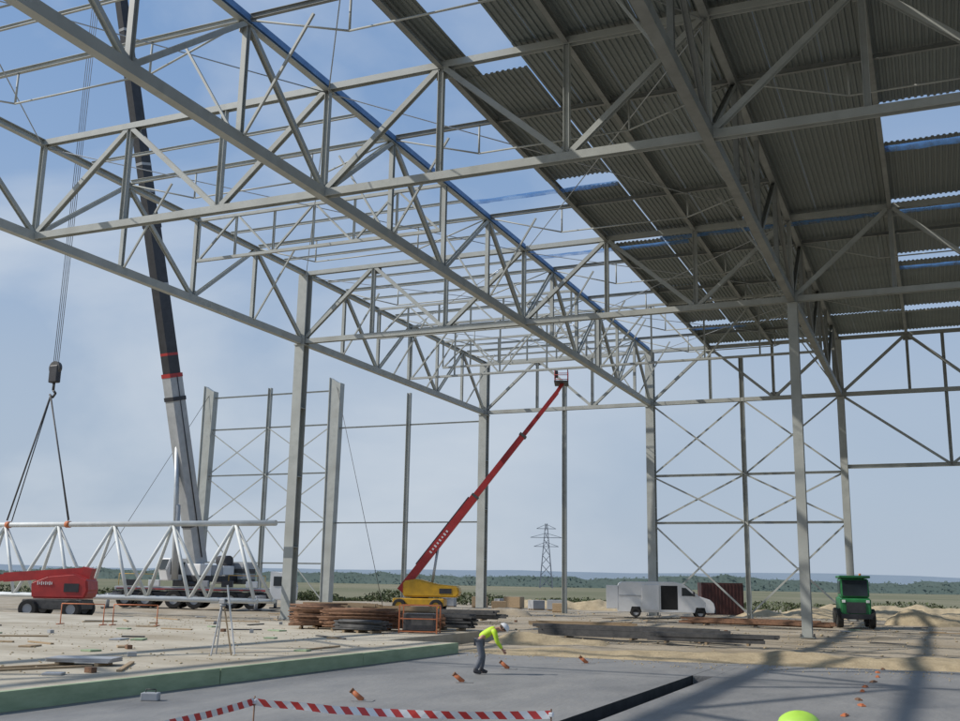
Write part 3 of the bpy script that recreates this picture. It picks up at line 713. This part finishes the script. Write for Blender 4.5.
person('bending worker in yellow hi-vis vest and white hard hat',(-11.9,27.8,0),.4,bent,WHITE,HIVIS)
stand=dict(pel=(0,0,.96),spine=(0,0,1.13),chest=(.01,0,1.34),neck=(.0,0,1.50),head0=(.02,0,1.58),head1=(.02,0,1.65),head2=(.02,0,1.70),face=(1,0,0),
 hip=(0,.10,.9),knee=(.03,.11,.5),ank=(-.02,.12,.10),toe=(.16,.14,.045),sh=(.0,.2,1.41),el=(-.02,.26,1.12),wr=(.1,.24,.88))
HELM2=mat('lime_hard_hat',(0.46,0.72,0.10),(0.38,0.62,0.07),6,0.4)
p2=person('standing worker in yellow hi-vis vest and lime hard hat',(-.86,6.9,0),.15,stand,HELM2,HIVIS); p2.scale=(.98,.98,.98)

# ---------------------------------------------------------------- barrier tape
def ribbon(name,pts,w,m,label,cat,twist=.3):
    bm=bmesh.new(); uvl=bm.loops.layers.uv.new('UVMap'); prev=None; s=0
    for i in range(len(pts)-1):
        a,b=Vector(pts[i]),Vector(pts[i+1]); n=30
        sagl=.07*(b-a).length/4
        for k in range(n+(1 if i==len(pts)-2 else 0)):
            t=k/n; c=a.lerp(b,t); c.z-=sagl*4*t*(1-t)+.012*noise.noise(Vector((t*9,i,0))); ang=twist*math.sin(t*math.pi*3+i)
            d=(b-a).normalized(); side=d.cross(Vector((0,0,1))).normalized()
            u=Vector((0,0,1))*math.cos(ang)+side*math.sin(ang)
            cur=(bm.verts.new(c-u*w/2),bm.verts.new(c+u*w/2),s+(b-a).length*t)
            if prev:
                f=bm.faces.new((prev[0],cur[0],cur[1],prev[1]))
                for lp,uv in zip(f.loops,((prev[2],0),(cur[2],0),(cur[2],w),(prev[2],w))): lp[uvl].uv=(uv[0]/.24,uv[1]/.24)
            prev=cur
        s+=(b-a).length
    me=bpy.data.meshes.new('m');bm.to_mesh(me);bm.free(); o=newobj(name,me,None,m); tag(o,label,cat); return o
TP=[(-7.15,6.2,1.1),(-7.25,10.4,1.13),(-4.0,11.3,1.1)]
ribbon('barrier_tape',TP,.085,TAPE,'red and white striped barrier tape strung between stakes','barrier tape')
for x,y,z in TP:
    e=thing('tape_stake','thin rusty steel stake holding the barrier tape','stake',(x,y,0),0,'stakes for barrier tape')
    beam('rod',(0,0,0),(.01,0,z+.06),'tube',.018,.018,RUST,e); box('foot',(.25,.25,.05),(0,0,.025),STEELD,e); box('knot',(.05,.05,.05),(.01,0,z),WHITE,e,.01)

for x,y,a in ((-11.4,20.3,.3),(-11.3,25.3,.5),(-11.9,29.9,.2),(-10.6,33.5,.45)):
    e=thing('sleeve_marker','leaning orange plastic tube sticking out of the concrete','marker',(x,y,0),a,'orange markers on the slab')
    beam('tube',(0,0,.01),(-.24,0,.20),'tube',.12,.12,ORANGE,e,se=.85); beam('tube_lip',(-.235,0,.195),(-.26,0,.215),'tube',.12,.12,RUST,e)
    box('patch',(.45,.3,.012),(.02,0,.006),SLAB,e,.004)
for i in range(10):
    y=21.8+i*1.68
    o=boxes('spacer_block',[((.10,.26,.035),(0,0,.0175)),((.06,.14,.02),(0,0,.045))],ORANGE if i%3 else RUST,None,.006); o.location=(-1.85+random.uniform(-.12,.12),y+random.uniform(-.4,.4),0); o.rotation_euler=(0,0,random.uniform(-.7,.7)); tag(o,'small orange spacer block lying on the concrete','spacer block','blocks along the slab joint')

tr=thing('survey_tripod','pale wooden survey tripod with level instrument on top','tripod',(-18.9,25.3,.35),0)
for k in range(3):
    a=k*2.1+.4; beams('leg',[((.34*math.cos(a),.34*math.sin(a),0),(.05*math.cos(a),.05*math.sin(a),1.35),'box',.035,.035)],GREYP if k else WOOD,tr)
cyl('head',.08,.05,(0,0,1.38),GREYP,tr); box('instrument',(.2,.12,.14),(0,0,1.49),GREYP,tr,.02); cyl('telescope',.03,.28,(0,0,1.51),BLACKP,tr,'X')
beam('measuring_staff',(.3,.3,0),(.05,.1,1.95),'box',.03,.05,WHITE,tr)
def bars(name,label,cat,loc,rz,L,w,h,m,dia=.05,n=60,group=None,jit=.15):
    segs=[]
    for i in range(n):
        y=random.uniform(-w/2,w/2); z=random.uniform(0,h)+dia/2; j=random.uniform(-jit,jit); k=random.uniform(-.04,.04)
        segs.append(((-L/2+j,y,z),(L/2+j,y+k,z),'box' if dia>.07 else 'tube',dia,dia))
    e=thing(name,label,cat,loc,rz,group)
    beams('bars',segs,m,e)
    for x in (-L*.35,0,L*.35): box('timber_bearer',(.1,w*1.1,.1),(x,0,-.05),WOOD,e)
    return e
BSL='stack of rusty bars and timber on the pale slab'
for i,(x,y,L,w,h,m,d,r) in enumerate(((-23.4,41.2,3.0,1.4,.8,RUST,.05,.25),(-21.6,42.4,2.6,1.3,.55,RUST,.09,.4),(-25.4,43.0,3.0,1.5,.95,WOOD,.1,.2),(-20.9,44.3,2.6,1.0,.55,DARKST,.08,.1),(-23.6,45.0,3.4,1.4,.8,WOOD,.1,.3),(-25.6,41.2,2.0,1.2,.95,RUST,.06,.5),(-22.4,39.6,1.8,.9,.35,DARKST,.07,.1))):
    bars('bar_stack',BSL,'stacked bars',(x,y,.45),r,L,w,h,m,d,90,'stacks of bars and timber',.3)
BS='long dark steel beams lying on the gravel'
for loc,r,L,w,h,m,d,n in (((-13.2,48.8,.1),0,9,1.0,.35,DARKST,.16,10),((-9.4,46.8,.15),.05,5,.7,.25,DARKST,.14,7),((-31,66,.1),.1,8,1.2,.5,DARKST,.14,16),((-11,70,.1),-.1,9,1,.3,RUST,.14,12),((-18,56,.1),.2,5,1,.3,WOOD,.12,12),((-40,72,.1),.3,6,1,.4,RUST,.12,12)):
    bars('beam_stack',BS,'steel beams',loc,r,L,w,h,m,d,n,'dark beams on the ground',.6)
cg=thing('wire_cage','orange steel storage cage on the pale slab','cage',(-20.4,41.0,.35),.3)
s=[]
for a in (-.8,.8):
    for b in (-.5,.5): s.append(((a,b,0),(a,b,1.15),'box',.05,.05))
for z in (.08,.6,1.15):
    for b in (-.5,.5): s.append(((-.8,b,z),(.8,b,z),'box',.04,.04))
    for a in (-.8,.8): s.append(((a,-.5,z),(a,.5,z),'box',.04,.04))
beams('frame',s,ORANGE,cg); boxes('contents',[((1.3,.8,.7),(0,0,.46))],DARKST,cg,.03)
for x,y,r in ((-35.2,37.0,.3),(-33.0,37.9,.35)):
    e=thing('site_barrier','low orange tubular site barrier on the pale slab','barrier',(x,y,.35),r,'orange site barriers')
    beams('frame',[((-1,0,0),(-1,0,.9),'tube',.045,.045),((1,0,0),(1,0,.9),'tube',.045,.045),((-1,0,.9),(1,0,.9),'tube',.045,.045)],ORANGE,e)
    for x_ in (-1,1): box('foot',(.08,.6,.04),(x_,0,.02),ORANGE,e)
def clutter(n,fx,fz,where,group):
    for i in range(n):
        x,y=fx()
        k=random.choice(['p','s','b','p'])
        if k=='p': nm='timber_plank';pp=[((random.uniform(.8,2.8),.12,.05),(0,0,.025))];mm=random.choice([WOOD,WOOD,DARKST]); l,c='loose plank lying on '+where,'plank'
        elif k=='s': nm='board_offcut';pp=[((random.uniform(.4,.9),.4,.05),(0,0,.025))];mm=random.choice([GREYP,WOOD,GREEN]); l,c='pale board offcut lying on '+where,'board offcut'
        else: nm='concrete_block';pp=[((.24,.16,.12),(0,0,.06))];mm=random.choice([GREYP,RUST]); l,c='small block lying loose on '+where,'block'
        o=boxes(nm,pp,mm,None,.008); o.location=(x,y,fz(x,y)); o.rotation_euler=(0,0,random.uniform(0,3.1)); tag(o,l,c,group)
def f1():
    x=random.uniform(-38,-17.5); return x,(random.uniform(17,45) if x<-20.5 else random.uniform(17,34))
clutter(60,f1,lambda x,y:.352,'the pale slab','loose material on the slab')
clutter(50,lambda:(random.uniform(-48,0),random.uniform(50,88)),lambda x,y:gh(x,y)+.02,'the gravel','loose material on the gravel')
pl=thing('sheet_stack','stack of pale boards on timber bearers on the slab','board stack',(-19.4,20.6,.35),.3)
boxes('boards',[((1.6,.8,.03),(0,0,.1+.035*i),(0,0,.05*(i%3))) for i in range(3)],GREYP,pl); 
for x in (-.5,.5): box('bearer',(.1,.8,.08),(x,0,.04),WOOD,pl)
tb=thing('tool_case','small grey tool case on the dark concrete','tool case',(-15.1,18.0,0),.4)
boxes('case_body',[((.36,.22,.16),(0,0,.08))],GREYP,tb,.02); beams('handle',[((-.1,0,.16),(-.1,0,.22),'tube',.02,.02),((.1,0,.16),(.1,0,.22),'tube',.02,.02),((-.1,0,.22),(.1,0,.22),'tube',.02,.02)],BLACKP,tb)
for i,(x,y,s) in enumerate(((-43,100,1.2),(-41,101,1.0),(-38.5,98,1.3),(-35.8,97,1.0),(-33.5,96,1.1),(-31,90,.9),(-46,99,1.0),(-36,88,1.0))):
    e=thing('crate','timber crate standing on the gravel near the end wall','crate',(x,y,0),random.uniform(0,1),'timber crates on site')
    box('crate_body',(s*1.3,s,s*.8),(0,0,s*.5),random.choice([WOOD,WOOD,GREYP]),e,.02)
    for k in (-1,0,1): box('pallet_runner',(s*1.3,.12,.1),(0,k*s*.4,.05),WOOD,e)
# loose stones
tb_=bmesh.new(); bmesh.ops.create_icosphere(tb_,subdivisions=1,radius=1); iv=[v.co.copy() for v in tb_.verts]; ifc=[[v.index for v in f.verts] for f in tb_.faces]; tb_.free()
SV=[];SF=[]
def stone(x,y,z,r):
    b=len(SV); sy=random.uniform(.6,1.2)
    for c in iv: SV.append((x+c.x*r,y+c.y*r*sy,z+c.z*r*.6))
    for f in ifc: SF.append([b+k for k in f])
for i in range(2600):
    x=random.uniform(-45,12); y=43+52*random.random() if x>-15 else random.uniform(48,95); r=random.uniform(.015,.065)*(2 if random.random()<.05 else 1)
    stone(x,y,gh(x,y)+r*.3,r)
for i in range(1100):
    x=random.uniform(-15.8,14); y=37.8-4.5*random.random()**2.2; r=random.uniform(.01,.035)
    stone(x,y,r*.3,r)
for i in range(900):
    x,y=f1(); r=random.uniform(.012,.04); stone(x,y,.35+r*.3,r)
me=bpy.data.meshes.new('m'); me.from_pydata(SV,[],SF); o=newobj('scattered_stones',me,None,DIRT); o['kind']='stuff'; o['label']='loose stones scattered on the gravel'

# ---------------------------------------------------------------- light and sky
az=math.radians(238)
el=math.radians(42)
sd=Vector((math.sin(az)*math.cos(el),math.cos(az)*math.cos(el),math.sin(el)))
sun=bpy.data.lights.new('sun','SUN'); sun.energy=3.7; sun.angle=math.radians(.7); sun.color=(1,.95,.88)
so=bpy.data.objects.new('sun',sun); COL.objects.link(so); so.rotation_euler=sd.to_track_quat('Z','Y').to_euler(); so.location=(0,0,60)
w=bpy.data.worlds.new('World'); S.world=w; w.use_nodes=True; nt=w.node_tree; N=nt.nodes; L=nt.links
bg=N['Background']; sk=N.new('ShaderNodeTexSky'); sk.sky_type='NISHITA'; sk.sun_disc=False; sk.sun_elevation=el; sk.sun_rotation=az; sk.air_density=1.2; sk.dust_density=.5; sk.ozone_density=2.5; sk.altitude=100
tc=N.new('ShaderNodeTexCoord')
sp=N.new('ShaderNodeSeparateXYZ'); L.new(tc.outputs['Generated'],sp.inputs[0])
hr=N.new('ShaderNodeValToRGB'); L.new(sp.outputs['Z'],hr.inputs['Fac']); cr_=hr.color_ramp
cr_.elements[0].position=0.0; cr_.elements[0].color=(.93,.93,.93,1); cr_.elements[1].position=.62; cr_.elements[1].color=(.0,.0,.0,1)
e_=cr_.elements.new(.18); e_.color=(.74,.74,.74,1); e_=cr_.elements.new(.36); e_.color=(.30,.30,.30,1)
m0=N.new('ShaderNodeMix'); m0.data_type='RGBA'; m0.inputs['Factor'].default_value=.6; L.new(sk.outputs['Color'],m0.inputs['A']); m0.inputs['B'].default_value=(1.35,2.8,5.5,1)
m1=N.new('ShaderNodeMix'); m1.data_type='RGBA'; L.new(hr.outputs['Color'],m1.inputs['Factor']); L.new(m0.outputs['Result'],m1.inputs['A']); m1.inputs['B'].default_value=(3.7,4.35,5.2,1)
mp=N.new('ShaderNodeMapping'); mp.inputs['Scale'].default_value=(1,1,2.0); L.new(tc.outputs['Generated'],mp.inputs['Vector'])
no=N.new('ShaderNodeTexNoise'); no.inputs['Scale'].default_value=2.3; no.inputs['Detail'].default_value=8; no.inputs['Roughness'].default_value=.5; no.inputs['Distortion'].default_value=.3; L.new(mp.outputs['Vector'],no.inputs['Vector'])
rr=N.new('ShaderNodeValToRGB'); rr.color_ramp.elements[0].position=.40; rr.color_ramp.elements[1].position=.64; rr.color_ramp.elements[1].color=(.92,.92,.92,1); L.new(no.outputs['Fac'],rr.inputs['Fac'])
lx=N.new('ShaderNodeMapRange'); L.new(sp.outputs['X'],lx.inputs['Value']); lx.inputs['From Min'].default_value=-.80; lx.inputs['From Max'].default_value=-.05; lx.inputs['To Min'].default_value=1.0; lx.inputs['To Max'].default_value=.12
ml=N.new('ShaderNodeMath'); ml.operation='MULTIPLY'; L.new(rr.outputs['Color'],ml.inputs[0]); L.new(lx.outputs['Result'],ml.inputs[1])
mx=N.new('ShaderNodeMix'); mx.data_type='RGBA'; L.new(ml.outputs[0],mx.inputs['Factor']); L.new(m1.outputs['Result'],mx.inputs['A']); mx.inputs['B'].default_value=(6.1,6.5,6.9,1)
L.new(mx.outputs['Result'],bg.inputs['Color']); bg.inputs['Strength'].default_value=.118
S.view_settings.view_transform='Standard'; S.view_settings.look='None'; S.view_settings.exposure=0

# ---------------------------------------------------------------- camera
cd=bpy.data.cameras.new('camera'); cam=bpy.data.objects.new('camera',cd); COL.objects.link(cam); S.camera=cam
cam.location=(0,0,2.5); cam.rotation_mode='QUATERNION'; cam.rotation_quaternion=(0.61502,0.7622,0.15146,0.13363)
cd.sensor_width=36; cd.lens=39.15; cd.clip_start=.1; cd.clip_end=12000
